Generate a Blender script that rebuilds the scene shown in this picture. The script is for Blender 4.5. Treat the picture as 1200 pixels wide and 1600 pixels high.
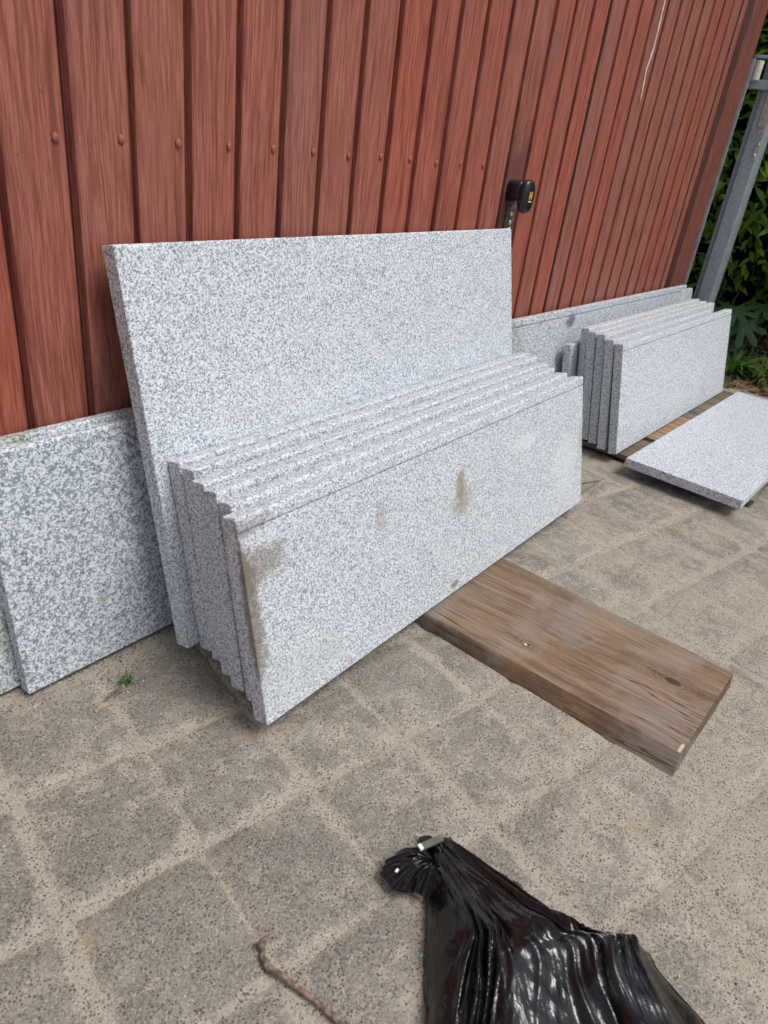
import bpy, bmesh, math, random
from mathutils import Vector, Matrix, Euler, noise
from math import sin, cos, pi, radians

random.seed(7)
for o in list(bpy.data.objects):
    bpy.data.objects.remove(o)
SC = bpy.context.scene
COL = SC.collection

# ------------------------------------------------------------------ camera
cam_d = bpy.data.cameras.new('camera')
cam = bpy.data.objects.new('camera', cam_d)
COL.objects.link(cam)
SC.camera = cam
cam_d.sensor_fit = 'VERTICAL'
cam_d.sensor_height = 36.0
cam_d.sensor_width = 27.0
cam_d.lens = 1108.208 / 1600 * 36
cam_d.clip_start = 0.02
cam_d.clip_end = 600
R = Matrix(((0.60868767, 0.31256934, -0.729246),
            (-0.78470691, 0.37293002, -0.4951346),
            (0.11719383, 0.8736267, 0.47227322)))
cam.matrix_world = Matrix.Translation((0, 0, 0.95)) @ R.to_4x4()
cam_d.dof.use_dof = True
cam_d.dof.focus_distance = 1.75
cam_d.dof.aperture_fstop = 7.5

# ------------------------------------------------------------------ sky, sun, exposure
world = bpy.data.worlds.new('World')
SC.world = world
world.use_nodes = True
nt = world.node_tree
nt.nodes.clear()
SUN_EL, SUN_AZ = radians(60), radians(168)       # azimuth clockwise from +y
sky = nt.nodes.new('ShaderNodeTexSky')
sky.sky_type = 'NISHITA'
sky.sun_disc = False
sky.sun_elevation = SUN_EL
sky.sun_rotation = SUN_AZ
sky.air_density = 1.0
sky.dust_density = 3.0
hs = nt.nodes.new('ShaderNodeHueSaturation')
hs.inputs['Saturation'].default_value = 0.42
bg = nt.nodes.new('ShaderNodeBackground')
bg.inputs['Strength'].default_value = 0.125
wo = nt.nodes.new('ShaderNodeOutputWorld')
nt.links.new(sky.outputs[0], hs.inputs['Color'])
nt.links.new(hs.outputs[0], bg.inputs['Color'])
nt.links.new(bg.outputs[0], wo.inputs['Surface'])

sun_d = bpy.data.lights.new('sun', 'SUN')
sun_d.energy = 2.0
sun_d.angle = radians(26)
sun_d.color = (1.0, 0.97, 0.93)
sun = bpy.data.objects.new('sun', sun_d)
COL.objects.link(sun)
sd = Vector((sin(SUN_AZ) * cos(SUN_EL), cos(SUN_AZ) * cos(SUN_EL), sin(SUN_EL)))
sun.rotation_euler = sd.to_track_quat('Z', 'Y').to_euler()
sun.location = (1, -2, 4)

SC.view_settings.view_transform = 'Standard'
SC.view_settings.look = 'None'
SC.view_settings.gamma = 1
SC.view_settings.use_curve_mapping = False
SC.view_settings.exposure = 0.12
SC.render.engine = 'CYCLES'
SC.cycles.max_bounces = 8
SC.cycles.transparent_max_bounces = 8

# ------------------------------------------------------------------ node helpers
class NT:
    def __init__(s, name):
        s.m = bpy.data.materials.new(name)
        s.m.use_nodes = True
        s.t = s.m.node_tree
        s.t.nodes.clear()
        s.out = s.t.nodes.new('ShaderNodeOutputMaterial')
        s.b = s.t.nodes.new('ShaderNodeBsdfPrincipled')
        s.t.links.new(s.b.outputs[0], s.out.inputs[0])
    def n(s, typ, **kw):
        nd = s.t.nodes.new(typ)
        for k, v in kw.items():
            if k in nd.inputs:
                s.put(nd.inputs[k], v)
            else:
                setattr(nd, k, v)
        return nd
    def put(s, sock, v):
        if hasattr(v, 'is_output') or hasattr(v, 'links'):
            s.t.links.new(v, sock)
        else:
            sock.default_value = v
    def math(s, op, a, b=0.0, c=None, clamp=False):
        nd = s.t.nodes.new('ShaderNodeMath')
        nd.operation = op
        nd.use_clamp = clamp
        s.put(nd.inputs[0], a)
        s.put(nd.inputs[1], b)
        if c is not None:
            s.put(nd.inputs[2], c)
        return nd.outputs[0]
    def vmath(s, op, a, b=(0, 0, 0)):
        nd = s.t.nodes.new('ShaderNodeVectorMath')
        nd.operation = op
        s.put(nd.inputs[0], a)
        s.put(nd.inputs[1], b)
        return nd.outputs['Value'] if op in ('LENGTH', 'DISTANCE') else nd.outputs[0]
    def mix(s, f, a, b, mode='MIX'):
        nd = s.t.nodes.new('ShaderNodeMix')
        nd.data_type = 'RGBA'
        nd.blend_type = mode
        s.put(nd.inputs[0], f)
        s.put(nd.inputs[6], a if hasattr(a, 'links') else (*a, 1))
        s.put(nd.inputs[7], b if hasattr(b, 'links') else (*b, 1))
        return nd.outputs[2]
    def ramp(s, f, lo, hi):          # smooth threshold 0..1
        nd = s.t.nodes.new('ShaderNodeMapRange')
        nd.interpolation_type = 'SMOOTHSTEP'
        s.put(nd.inputs['Value'], f)
        nd.inputs['From Min'].default_value = lo
        nd.inputs['From Max'].default_value = hi
        return nd.outputs[0]
    def noise(s, vec, scale, detail=2, rough=0.5, dist=0.0):
        nd = s.n('ShaderNodeTexNoise')
        s.put(nd.inputs['Vector'], vec)
        nd.inputs['Scale'].default_value = scale
        nd.inputs['Detail'].default_value = detail
        nd.inputs['Roughness'].default_value = rough
        nd.inputs['Distortion'].default_value = dist
        return nd.outputs['Fac']
    def voro(s, vec, scale, feature='F1', out='Distance'):
        nd = s.n('ShaderNodeTexVoronoi')
        nd.feature = feature
        s.put(nd.inputs['Vector'], vec)
        nd.inputs['Scale'].default_value = scale
        return nd.outputs[out]
    def objvec(s, rand=True):
        tc = s.n('ShaderNodeTexCoord')
        v = tc.outputs['Object']
        if rand:
            oi = s.n('ShaderNodeObjectInfo')
            c = s.n('ShaderNodeCombineXYZ')
            r = oi.outputs['Random']
            s.put(c.inputs[0], s.math('MULTIPLY', r, 37.3))
            s.put(c.inputs[1], s.math('MULTIPLY', r, 91.7))
            s.put(c.inputs[2], s.math('MULTIPLY', r, 53.1))
            return v, s.vmath('ADD', v, c.outputs[0]), r
        return v, v, None
    def bump(s, h, strength=0.5, dist=0.001, prev=None):
        nd = s.n('ShaderNodeBump')
        nd.inputs['Strength'].default_value = strength
        nd.inputs['Distance'].default_value = dist
        s.put(nd.inputs['Height'], h)
        if prev is not None:
            s.put(nd.inputs['Normal'], prev)
        return nd.outputs[0]
    def finish(s, color, rough=0.8, normal=None, spec=0.3, metal=0.0):
        s.put(s.b.inputs['Base Color'], color if hasattr(color, 'links') else (*color, 1))
        s.put(s.b.inputs['Roughness'], rough)
        s.b.inputs['Specular IOR Level'].default_value = spec
        s.b.inputs['Metallic'].default_value = metal
        if normal is not None:
            s.put(s.b.inputs['Normal'], normal)
        return s.m

# ------------------------------------------------------------------ materials
def granite(name, coarse=1.0, dark=0.42, tint=(1, 1, 1), stains=(), moss=0.0):
    g = NT(name)
    v, vr, r = g.objvec()
    # two octaves of mineral grains, each grain a voronoi cell
    def cell(scale, off):
        w = g.vmath('ADD', g.vmath('ADD', vr, off), (0, 0, 0))
        nz = g.n('ShaderNodeTexNoise')
        g.put(nz.inputs['Vector'], w)
        nz.inputs['Scale'].default_value = scale * 0.9
        nz.inputs['Detail'].default_value = 3
        nz.inputs['Roughness'].default_value = 0.62
        return nz.outputs['Fac']
    def grain(scale, off, det, ro):
        return g.noise(g.vmath('ADD', vr, off), scale, det, ro)
    def crystals(scale, off, warp):
        nz = g.n('ShaderNodeTexNoise')
        g.put(nz.inputs['Vector'], g.vmath('ADD', vr, off))
        nz.inputs['Scale'].default_value = scale * 1.1
        nz.inputs['Detail'].default_value = 2
        dv = g.vmath('SUBTRACT', nz.outputs['Color'], (0.5, 0.5, 0.5))
        sc_ = g.n('ShaderNodeVectorMath')
        sc_.operation = 'SCALE'
        g.put(sc_.inputs[0], dv)
        sc_.inputs['Scale'].default_value = warp
        pv = g.vmath('ADD', g.vmath('ADD', vr, off), sc_.outputs[0])
        vo = g.n('ShaderNodeTexVoronoi')
        g.put(vo.inputs['Vector'], pv)
        vo.inputs['Scale'].default_value = scale
        se = g.n('ShaderNodeSeparateColor')
        g.put(se.inputs[0], vo.outputs['Color'])
        return se.outputs[0], se.outputs[1]
    r1, r2 = crystals(500 / coarse, (3, 1, 2), 0.0045 * coarse)
    r3, r4 = crystals(680 / coarse, (13, 5, 9), 0.003 * coarse)
    clus = grain(230 / coarse, (7, 8, 1), 2, 0.6)
    a = g.math('ADD', r1, g.math('MULTIPLY', g.math('SUBTRACT', clus, 0.5), 1.5))
    b = r3
    mid = r2
    big = g.noise(vr, 7, 3)
    shift = g.math('MULTIPLY', g.math('SUBTRACT', big, 0.5), 0.05)
    fa = g.ramp(g.math('ADD', a, shift), 1.10 - dark, 1.16 - dark)
    fb = g.ramp(g.math('ADD', b, g.math('MULTIPLY', g.math('SUBTRACT', clus, 0.5), 1.0)), 0.88, 0.92)
    light = tuple(c * t for c, t in zip((0.74, 0.775, 0.82), tint))
    pale = tuple(c * t for c, t in zip((0.56, 0.60, 0.65), tint))
    grey = tuple(c * t for c, t in zip((0.255, 0.285, 0.325), tint))
    darkc = tuple(c * t for c, t in zip((0.07, 0.08, 0.095), tint))
    c = g.mix(g.ramp(mid, 0.2, 0.9), light, pale)
    c = g.mix(fa, c, grey)
    c = g.mix(g.math('MULTIPLY', fb, 0.75), c, darkc)
    # broad cloudiness
    cl = g.noise(vr, 2.3, 4, 0.6)
    c = g.mix(g.math('MULTIPLY', g.ramp(cl, 0.45, 0.75), 0.05), c, (0.45, 0.46, 0.47))
    # fine rock dust lodged on the face
    c = g.mix(g.math('MULTIPLY', g.ramp(g.noise(vr, 11, 4, 0.7), 0.52, 0.72), 0.05), c, (0.66, 0.69, 0.72))
    wn = g.noise(vr, 60, 4, 0.7)
    wb = g.noise(vr, 14, 3, 0.6)
    for (px, pz, rx, rz, st, colr) in stains:
        sx = g.n('ShaderNodeSeparateXYZ')
        g.put(sx.inputs[0], v)
        dx = g.math('DIVIDE', g.math('SUBTRACT', sx.outputs[0], px), rx)
        dz = g.math('DIVIDE', g.math('SUBTRACT', sx.outputs[2], pz), rz)
        dy = g.math('DIVIDE', sx.outputs[1], 0.016)
        d = g.math('SQRT', g.math('ADD', g.math('ADD', g.math('MULTIPLY', dx, dx), g.math('MULTIPLY', dy, dy)), g.math('MULTIPLY', dz, dz)))
        d = g.math('ADD', d, g.math('MULTIPLY', g.math('SUBTRACT', wn, 0.5), 1.6))
        d = g.math('ADD', d, g.math('MULTIPLY', g.math('SUBTRACT', wb, 0.5), 1.3))
        f = g.math('MULTIPLY', g.math('SUBTRACT', 1.0, g.ramp(d, 0.45, 1.15)), st)
        c = g.mix(f, c, colr)
    if moss:
        c = g.mix(g.math('MULTIPLY', g.ramp(g.noise(vr, 9, 3), 0.35, 0.65), moss), c, (0.42, 0.46, 0.25), 'MULTIPLY')
    h = g.math('ADD', g.noise(vr, 300 / coarse, 3, 0.7), g.math('MULTIPLY', g.noise(vr, 40, 2), 0.8))
    return g.finish(c, 0.72, g.bump(h, 0.55, 0.0012), 0.35)

DIRT = (0.17, 0.14, 0.10)
RUST = (0.24, 0.18, 0.10)
M_gr = granite('granite_flamed', 1.08, 0.47)
M_front = granite('granite_stained_front', 1.08, 0.46, stains=(
    (0.02, 0.285, 0.085, 0.045, 0.6, DIRT), (0.0, 0.22, 0.026, 0.15, 0.75, (0.15, 0.115, 0.07)),
    (0.625, 0.250, 0.020, 0.045, 0.70, (0.235, 0.205, 0.12)), (0.628, 0.205, 0.045, 0.032, 0.55, (0.25, 0.215, 0.13)), (0.34, 0.265, 0.018, 0.03, 0.35, RUST),
    (0.585, 0.02, 0.02, 0.012, 0.8, DIRT), (1.265, 0.20, 0.014, 0.045, 0.6, (0.38, 0.34, 0.22)),
    (0.10, 0.06, 0.12, 0.06, 0.28, (0.50, 0.53, 0.47)), (0.015, 0.355, 0.05, 0.02, 0.5, DIRT),
    (0.93, 0.27, 0.07, 0.022, 0.5, (0.66, 0.69, 0.72)), (1.17, 0.14, 0.08, 0.10, 0.45, (0.64, 0.67, 0.69))))
M_big = granite('granite_big', 1.12, 0.47, stains=(
    (0.85, 0.55, 0.03, 0.06, 0.25, (0.40, 0.41, 0.38)), (0.3, 0.4, 0.2, 0.1, 0.12, (0.6, 0.6, 0.58))))
M_left = granite('granite_coarse_dark', 1.55, 0.56, tint=(0.95, 0.97, 0.98), stains=(
    (0.16, 0.12, 0.012, 0.008, 0.5, RUST), (0.20, 0.26, 0.007, 0.01, 0.5, RUST)))
M_moss = granite('granite_mossy', 1.4, 0.48, moss=0.75)
M_right = granite('granite_far', 1.15, 0.44)
M_back = granite('granite_rough_back', 1.6, 0.50, tint=(0.88, 0.90, 0.90), stains=(
    (0.47, 0.40, 0.045, 0.03, 0.8, (0.08, 0.08, 0.08)), (0.0, 0.3, 0.12, 0.2, 0.3, DIRT)))

def mat_red(name, streak=True, blot=1.0, dark=1.0):
    g = NT(name)
    v, vr, r = g.objvec()
    mp = g.n('ShaderNodeMapping')
    g.put(mp.inputs['Vector'], vr)
    mp.inputs['Scale'].default_value = (1, 1, 0.035)
    warp = g.noise(vr, 2.2, 2)
    wv = g.n('ShaderNodeCombineXYZ')
    g.put(wv.inputs[0], g.math('MULTIPLY', g.math('SUBTRACT', warp, 0.5), 0.035))
    st = g.vmath('ADD', mp.outputs[0], wv.outputs[0])
    s1 = g.noise(st, 300, 5, 0.72, 0.25)
    s2 = g.noise(st, 85, 4, 0.65, 0.4)
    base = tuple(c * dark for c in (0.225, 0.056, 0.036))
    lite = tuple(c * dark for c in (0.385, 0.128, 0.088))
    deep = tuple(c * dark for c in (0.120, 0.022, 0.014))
    f = g.ramp(s1, 0.38, 0.62)
    c = g.mix(f, base, lite)
    c = g.mix(g.math('MULTIPLY', g.ramp(s2, 0.50, 0.66), 0.62), c, deep)
    patch = g.noise(vr, 3.1, 4, 0.6)
    c = g.mix(g.math('MULTIPLY', g.ramp(patch, 0.45, 0.70), 0.30), c, tuple(x * dark for x in (0.27, 0.095, 0.068)))
    # grey weathered bloom and scuffs
    mp2 = g.n('ShaderNodeMapping')
    g.put(mp2.inputs['Vector'], vr)
    mp2.inputs['Scale'].default_value = (1, 1, 0.35)
    bl = g.noise(mp2.outputs[0], 8, 5, 0.65, 0.6)
    c = g.mix(g.math('MULTIPLY', g.ramp(bl, 0.58, 0.76), 0.6 * blot), c, (0.15, 0.10, 0.10))
    # chips and rust specks
    ch = g.noise(vr, 70, 3, 0.7)
    c = g.mix(g.math('MULTIPLY', g.ramp(ch, 0.70, 0.76), 0.6), c, (0.05, 0.03, 0.03))
    # dirt brushed up from the ground
    tc = g.n('ShaderNodeNewGeometry')
    sp = g.n('ShaderNodeSeparateXYZ')
    g.put(sp.inputs[0], tc.outputs['Position'])
    low = g.math('SUBTRACT', 1.0, g.ramp(g.math('ADD', sp.outputs[2], g.math('MULTIPLY', bl, 0.3)), 0.15, 0.75))
    c = g.mix(g.math('MULTIPLY', low, 0.30), c, (0.12, 0.07, 0.055))
    if r is not None:
        hv = g.n('ShaderNodeHueSaturation')
        g.put(hv.inputs['Color'], c)
        g.put(hv.inputs['Value'], g.math('ADD', 0.93, g.math('MULTIPLY', r, 0.12)))
        g.put(hv.inputs['Saturation'], g.math('ADD', 0.9, g.math('MULTIPLY', r, 0.15)))
        c = hv.outputs[0]
    h = g.math('ADD', s1, g.math('MULTIPLY', s2, 0.7))
    return g.finish(c, g.math('ADD', 0.42, g.math('MULTIPLY', s1, 0.25)), g.bump(h, 0.4, 0.0008), 0.35)
M_red = mat_red('red_paint')
M_redp = mat_red('red_paint_frame', blot=0.5, dark=0.68)
M_purple = mat_red('red_paint_faded', blot=1.0, dark=0.75)

def simple(name, col, rough=0.6, metal=0.0, spec=0.4, var=0.15, nscale=20, bump=0.1, bd=0.0005):
    g = NT(name)
    v, vr, r = g.objvec()
    nz = g.noise(vr, nscale, 4, 0.6)
    c = g.mix(g.math('MULTIPLY', g.ramp(nz, 0.35, 0.7), 1.0), tuple(x * (1 - var) for x in col), tuple(min(1, x * (1 + var)) for x in col))
    return g.finish(c, rough, g.bump(nz, bump, bd), spec, metal)
M_black = simple('black_plastic', (0.012, 0.013, 0.016), 0.32, 0, 0.5, 0.1, 60)
M_gold = simple('emblem_orange', (0.75, 0.42, 0.08), 0.4, var=0.05)
M_white = simple('white_print', (0.75, 0.75, 0.75), 0.5, var=0.03)
M_plate = simple('worn_brown_metal', (0.16, 0.11, 0.10), 0.4, 0.4, 0.5, 0.5, 90)
M_chrome = simple('old_zinc', (0.62, 0.59, 0.55), 0.35, 0.35, 0.5, 0.3, 120)
M_nylon = simple('white_nylon', (0.70, 0.66, 0.57), 0.45, 0, 0.5, 0.08, 40)
M_paintwhite = simple('white_scratch', (0.72, 0.55, 0.52), 0.6, var=0.2, nscale=60)
M_brick = simple('grey_render', (0.32, 0.30, 0.27), 0.9, var=0.2, nscale=9, bump=0.4)
M_batten = simple('dark_batten', (0.075, 0.045, 0.032), 0.8, var=0.4, nscale=30, bump=0.5)
M_dry = simple('dry_wood', (0.36, 0.28, 0.19), 0.8, var=0.3, nscale=80)
M_pale = simple('fresh_wood', (0.62, 0.44, 0.32), 0.7, var=0.15, nscale=80)

def galv():
    g = NT('galvanised_steel')
    v, vr, r = g.objvec()
    sp = g.voro(vr, 70, 'F1', 'Color')
    s = g.n('ShaderNodeSeparateColor')
    g.put(s.inputs[0], sp)
    nz = g.noise(vr, 12, 5, 0.65)
    c = g.mix(s.outputs[0], (0.38, 0.43, 0.49), (0.52, 0.57, 0.63))
    c = g.mix(g.math('MULTIPLY', g.ramp(nz, 0.45, 0.7), 0.5), c, (0.50, 0.52, 0.54))
    return g.finish(c, g.math('ADD', 0.42, g.math('MULTIPLY', nz, 0.2)), g.bump(nz, 0.15, 0.0005), 0.5, 0.25)
M_galv = galv()

def sandy(name, mode):
    """mode: 'stone' for paving stones under blown sand, 'sand' for the joint sheet"""
    g = NT(name)
    geo = g.n('ShaderNodeNewGeometry')
    P = geo.outputs['Position']
    sx = g.n('ShaderNodeSeparateXYZ')
    g.put(sx.inputs[0], P)
    n_big = g.noise(P, 3.0, 5, 0.6, 0.4)
    n_mid = g.noise(P, 13, 5, 0.65, 0.3)
    n_hi = g.noise(P, 85, 5, 0.75)
    n_gr = g.noise(P, 330, 3, 0.7)
    sand = g.mix(n_mid, (0.39, 0.345, 0.28), (0.53, 0.48, 0.40))
    sand = g.mix(g.math('MULTIPLY', g.ramp(n_big, 0.52, 0.66), 0.3), sand, (0.42, 0.365, 0.265))
    sand = g.mix(g.math('MULTIPLY', g.ramp(n_gr, 0.48, 0.64), 0.42), sand, (0.18, 0.16, 0.13))
    if True:
        oi = g.n('ShaderNodeObjectInfo')
        ro = oi.outputs['Random']
        stc = g.mix(g.math('MULTIPLY', ro, 1.0), (0.262, 0.240, 0.210), (0.315, 0.290, 0.255))
        stc = g.mix(g.math('MULTIPLY', g.ramp(n_gr, 0.40, 0.64), 0.8), stc, (0.138, 0.124, 0.107))
        stc = g.mix(g.math('MULTIPLY', g.ramp(n_mid, 0.42, 0.62), 0.5), stc, (0.33, 0.302, 0.262))
        stc = g.mix(g.math('MULTIPLY', g.ramp(g.noise(P, 210, 2, 0.6), 0.54, 0.66), 0.6), stc, (0.34, 0.32, 0.28))
        ridge = g.ramp(g.noise(P, 5.0, 4, 0.6), 0.36, 0.60)
        at = g.n('ShaderNodeAttribute')
        at.attribute_name = 'edge'
        e = at.outputs['Fac']            # 0 at the rim, 1 inside
        # blown sand lies thick to the right and in front, thin at the left
        region = g.math('ADD', g.math('MULTIPLY', sx.outputs[0], 0.34), g.math('MULTIPLY', sx.outputs[1], -0.62))
        region = g.math('ADD', region, -0.02)
        region = g.math('MULTIPLY', region, 1.0)
        region = g.math('MINIMUM', g.math('MAXIMUM', region, -0.12), 0.26)
        far = g.ramp(sx.outputs[0], 1.65, 2.1)
        region = g.math('SUBTRACT', region, g.math('MULTIPLY', far, 0.20))
        m = g.math('ADD', n_mid, region)
        m = g.math('ADD', m, g.math('MULTIPLY', g.math('SUBTRACT', n_big, 0.5), 1.7))
        m = g.math('ADD', m, g.math('MULTIPLY', g.math('SUBTRACT', n_hi, 0.5), 0.9))
        m = g.math('ADD', m, g.math('MULTIPLY', g.math('MULTIPLY', g.math('POWER', g.math('SUBTRACT', 1.0, e), 3.4), g.math('ADD', 0.25, g.math('MULTIPLY', ridge, 0.85))), 1.05))
        m = g.math('ADD', m, g.math('MULTIPLY', g.math('SUBTRACT', g.noise(P, 34, 4, 0.7), 0.5), 1.9))
        m = g.math('ADD', m, 0.0)
        col = g.mix(g.math('MULTIPLY', g.ramp(m, 0.30, 0.92), 0.85), stc, sand)
    # small dark pits all over
    def pitset(scale, lo, hi, sel, a0, a1):
        vo = g.n('ShaderNodeTexVoronoi')
        g.put(vo.inputs['Vector'], g.vmath('ADD', P, (0.3, 0.1, 0)))
        vo.inputs['Scale'].default_value = scale
        se = g.n('ShaderNodeSeparateColor')
        g.put(se.inputs[0], vo.outputs['Color'])
        size = g.math('MULTIPLY', se.outputs[0], 0.30)
        dd = g.math('SUBTRACT', g.math('ADD', vo.outputs['Distance'], g.math('MULTIPLY', g.math('SUBTRACT', n_gr, 0.5), 0.5)), size)
        return g.math('MULTIPLY', g.math('SUBTRACT', 1.0, g.ramp(dd, lo, hi)), g.ramp(g.noise(P, sel, 4, 0.7), a0, a1))
    p1 = pitset(230, 0.05, 0.20, 34, 0.32, 0.55)
    p2 = pitset(520, 0.05, 0.25, 22, 0.30, 0.55)
    pits = g.math('MAXIMUM', p1, g.math('MULTIPLY', p2, 0.7))
    col = g.mix(g.math('MULTIPLY', pits, 0.88), col, (0.075, 0.065, 0.055))
    wht = g.ramp(g.noise(g.vmath('ADD', P, (7, 3, 1)), 260, 2, 0.6), 0.60, 0.68)
    col = g.mix(g.math('MULTIPLY', wht, 0.5), col, (0.56, 0.53, 0.48))
    # oily damp stains with a shape of their own
    stn = g.ramp(g.noise(P, 5.5, 5, 0.62, 0.5), 0.60, 0.76)
    col = g.mix(g.math('MULTIPLY', stn, 0.42), col, (0.13, 0.11, 0.09))
    warm = g.ramp(g.noise(g.vmath('ADD', P, (2, 9, 4)), 7, 4, 0.6, 0.4), 0.60, 0.74)
    col = g.mix(g.math('MULTIPLY', warm, 0.45), col, (0.44, 0.34, 0.20))
    # tiny pale grit
    gv = g.voro(P, 110, 'F1', 'Distance')
    grit = g.math('MULTIPLY', g.math('SUBTRACT', 1.0, g.ramp(gv, 0.10, 0.17)), g.ramp(g.noise(P, 25, 2), 0.56, 0.62))
    col = g.mix(g.math('MULTIPLY', grit, 0.6), col, (0.62, 0.60, 0.56))
    h = g.math('ADD', g.math('MULTIPLY', n_hi, 0.8), g.math('MULTIPLY', n_gr, 0.6))
    h = g.math('SUBTRACT', h, g.math('MULTIPLY', pits, 0.5))
    return g.finish(col, 0.9, g.bump(h, 0.7, 0.003), 0.2)
M_stone = sandy('paving_stone_concrete', 'stone')
M_sand = sandy('blown_sand', 'sand')

def soil():
    g = NT('soil')
    geo = g.n('ShaderNodeNewGeometry')
    P = geo.outputs['Position']
    a = g.noise(P, 9, 5, 0.7)
    b = g.noise(P, 70, 4, 0.7)
    c = g.mix(g.ramp(a, 0.35, 0.65), (0.055, 0.038, 0.024), (0.15, 0.11, 0.07))
    c = g.mix(g.math('MULTIPLY', g.ramp(b, 0.5, 0.65), 0.5), c, (0.23, 0.18, 0.12))
    return g.finish(c, 0.95, g.bump(b, 0.8, 0.01), 0.1)
M_soil = soil()

def oldwood(name, a=(0.160, 0.103, 0.066), b=(0.275, 0.195, 0.135), knots=True, axis=1):
    g = NT(name)
    v, vr, r = g.objvec()
    mp = g.n('ShaderNodeMapping')
    g.put(mp.inputs['Vector'], vr)
    sc = [1, 1, 1]
    sc[axis] = 0.035
    mp.inputs['Scale'].default_value = sc
    warp = g.noise(vr, 5, 2)
    cv = g.n('ShaderNodeCombineXYZ')
    g.put(cv.inputs[0], g.math('MULTIPLY', g.math('SUBTRACT', warp, 0.5), 0.022))
    w = g.vmath('ADD', mp.outputs[0], cv.outputs[0])
    s1 = g.noise(w, 330, 4, 0.7, 0.1)
    s2 = g.noise(w, 62, 4, 0.65, 0.15)
    c = g.mix(g.ramp(s2, 0.32, 0.68), a, b)
    c = g.mix(g.math('MULTIPLY', g.ramp(s1, 0.50, 0.60), 0.55), c, (0.085, 0.057, 0.038))
    bl = g.noise(vr, 6, 4, 0.6, 0.3)
    c = g.mix(g.math('MULTIPLY', g.ramp(bl, 0.46, 0.60), 0.42), c, (0.30, 0.262, 0.232))
    bl2 = g.noise(g.vmath('ADD', vr, (5, 5, 5)), 7, 3, 0.6, 0.3)
    c = g.mix(g.math('MULTIPLY', g.ramp(bl2, 0.54, 0.68), 0.38), c, (0.30, 0.165, 0.075))
    if knots:
        for (kx, ky, kr) in ((0.205, 0.085, 0.024), (0.09, 0.36, 0.010)):
            sx = g.n('ShaderNodeSeparateXYZ')
            g.put(sx.inputs[0], v)
            dx = g.math('SUBTRACT', sx.outputs[0], kx)
            dy = g.math('MULTIPLY', g.math('SUBTRACT', sx.outputs[1], ky), 0.55)
            d = g.math('SQRT', g.math('ADD', g.math('MULTIPLY', dx, dx), g.math('MULTIPLY', dy, dy)))
            d = g.math('ADD', d, g.math('MULTIPLY', g.math('SUBTRACT', g.noise(vr, 30, 3), 0.5), 0.008))
            ring = g.math('SINE', g.math('MULTIPLY', d, 900))
            fall = g.math('SUBTRACT', 1.0, g.ramp(d, kr * 0.5, kr * 2.4))
            c = g.mix(g.math('MULTIPLY', g.math('MULTIPLY', g.ramp(ring, -0.2, 0.8), fall), 0.5), c, (0.10, 0.055, 0.03))
            c = g.mix(g.math('MULTIPLY', g.math('SUBTRACT', 1.0, g.ramp(d, kr * 0.28, kr * 0.48)), 0.85), c, (0.05, 0.03, 0.02))
    crk = g.noise(w, 24, 3, 0.6, 0.1)
    ck = g.math('SUBTRACT', 1.0, g.ramp(g.math('ABSOLUTE', g.math('SUBTRACT', crk, 0.5)), 0.0, 0.010))
    ck = g.math('MULTIPLY', ck, g.ramp(g.noise(vr, 4, 2), 0.42, 0.55))
    c = g.mix(g.math('MULTIPLY', ck, 0.8), c, (0.035, 0.025, 0.018))
    pk = g.noise(vr, 120, 3, 0.7)
    c = g.mix(g.math('MULTIPLY', g.ramp(pk, 0.66, 0.72), 0.5), c, (0.42, 0.38, 0.32))
    h = g.math('SUBTRACT', g.math('MULTIPLY', s2, 0.6), g.math('MULTIPLY', g.ramp(s1, 0.5, 0.62), 0.6))
    return g.finish(c, 0.72, g.bump(h, 0.6, 0.0016), 0.3)
M_plank = oldwood('weathered_plank')
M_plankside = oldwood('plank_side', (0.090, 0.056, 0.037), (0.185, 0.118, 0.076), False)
M_pallet = oldwood('pallet_wood', (0.12, 0.085, 0.055), (0.22, 0.17, 0.125), False)
M_pallet2 = oldwood('pallet_wood_fresh', (0.26, 0.15, 0.085), (0.42, 0.28, 0.17), False)
M_pallet3 = oldwood('pallet_wood_grey', (0.10, 0.095, 0.085), (0.185, 0.175, 0.155), False)

def leafmat(name, c1, c2, rough=0.45):
    g = NT(name)
    v, vr, r = g.objvec()
    geo = g.n('ShaderNodeNewGeometry')
    nz = g.noise(geo.outputs['Position'], 8, 3, 0.6)
    c = g.mix(g.ramp(nz, 0.35, 0.65), c1, c2)
    m = g.finish(c, rough, g.bump(g.noise(geo.outputs['Position'], 60, 2), 0.2, 0.002), 0.4)
    tr = g.n('ShaderNodeBsdfTranslucent')
    g.put(tr.inputs['Color'], c)
    mx = g.n('ShaderNodeMixShader')
    mx.inputs[0].default_value = 0.5
    g.t.links.new(g.b.outputs[0], mx.inputs[1])
    g.t.links.new(tr.outputs[0], mx.inputs[2])
    g.t.links.new(mx.outputs[0], g.out.inputs[0])
    return m
M_leaf = leafmat('laurel_leaf', (0.15, 0.31, 0.04), (0.27, 0.47, 0.07))
M_leaf2 = leafmat('laurel_leaf_young', (0.28, 0.46, 0.06), (0.42, 0.60, 0.11))
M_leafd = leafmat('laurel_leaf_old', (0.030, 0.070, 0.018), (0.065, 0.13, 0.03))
M_weed = leafmat('weed_leaf', (0.10, 0.21, 0.045), (0.18, 0.30, 0.08))
M_fig = leafmat('lobed_leaf', (0.04, 0.12, 0.045), (0.07, 0.16, 0.06))
M_dead = leafmat('dead_leaf', (0.24, 0.15, 0.085), (0.42, 0.31, 0.19), 0.8)
M_deadp = leafmat('dead_leaf_pale', (0.38, 0.31, 0.22), (0.55, 0.48, 0.36), 0.8)
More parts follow.
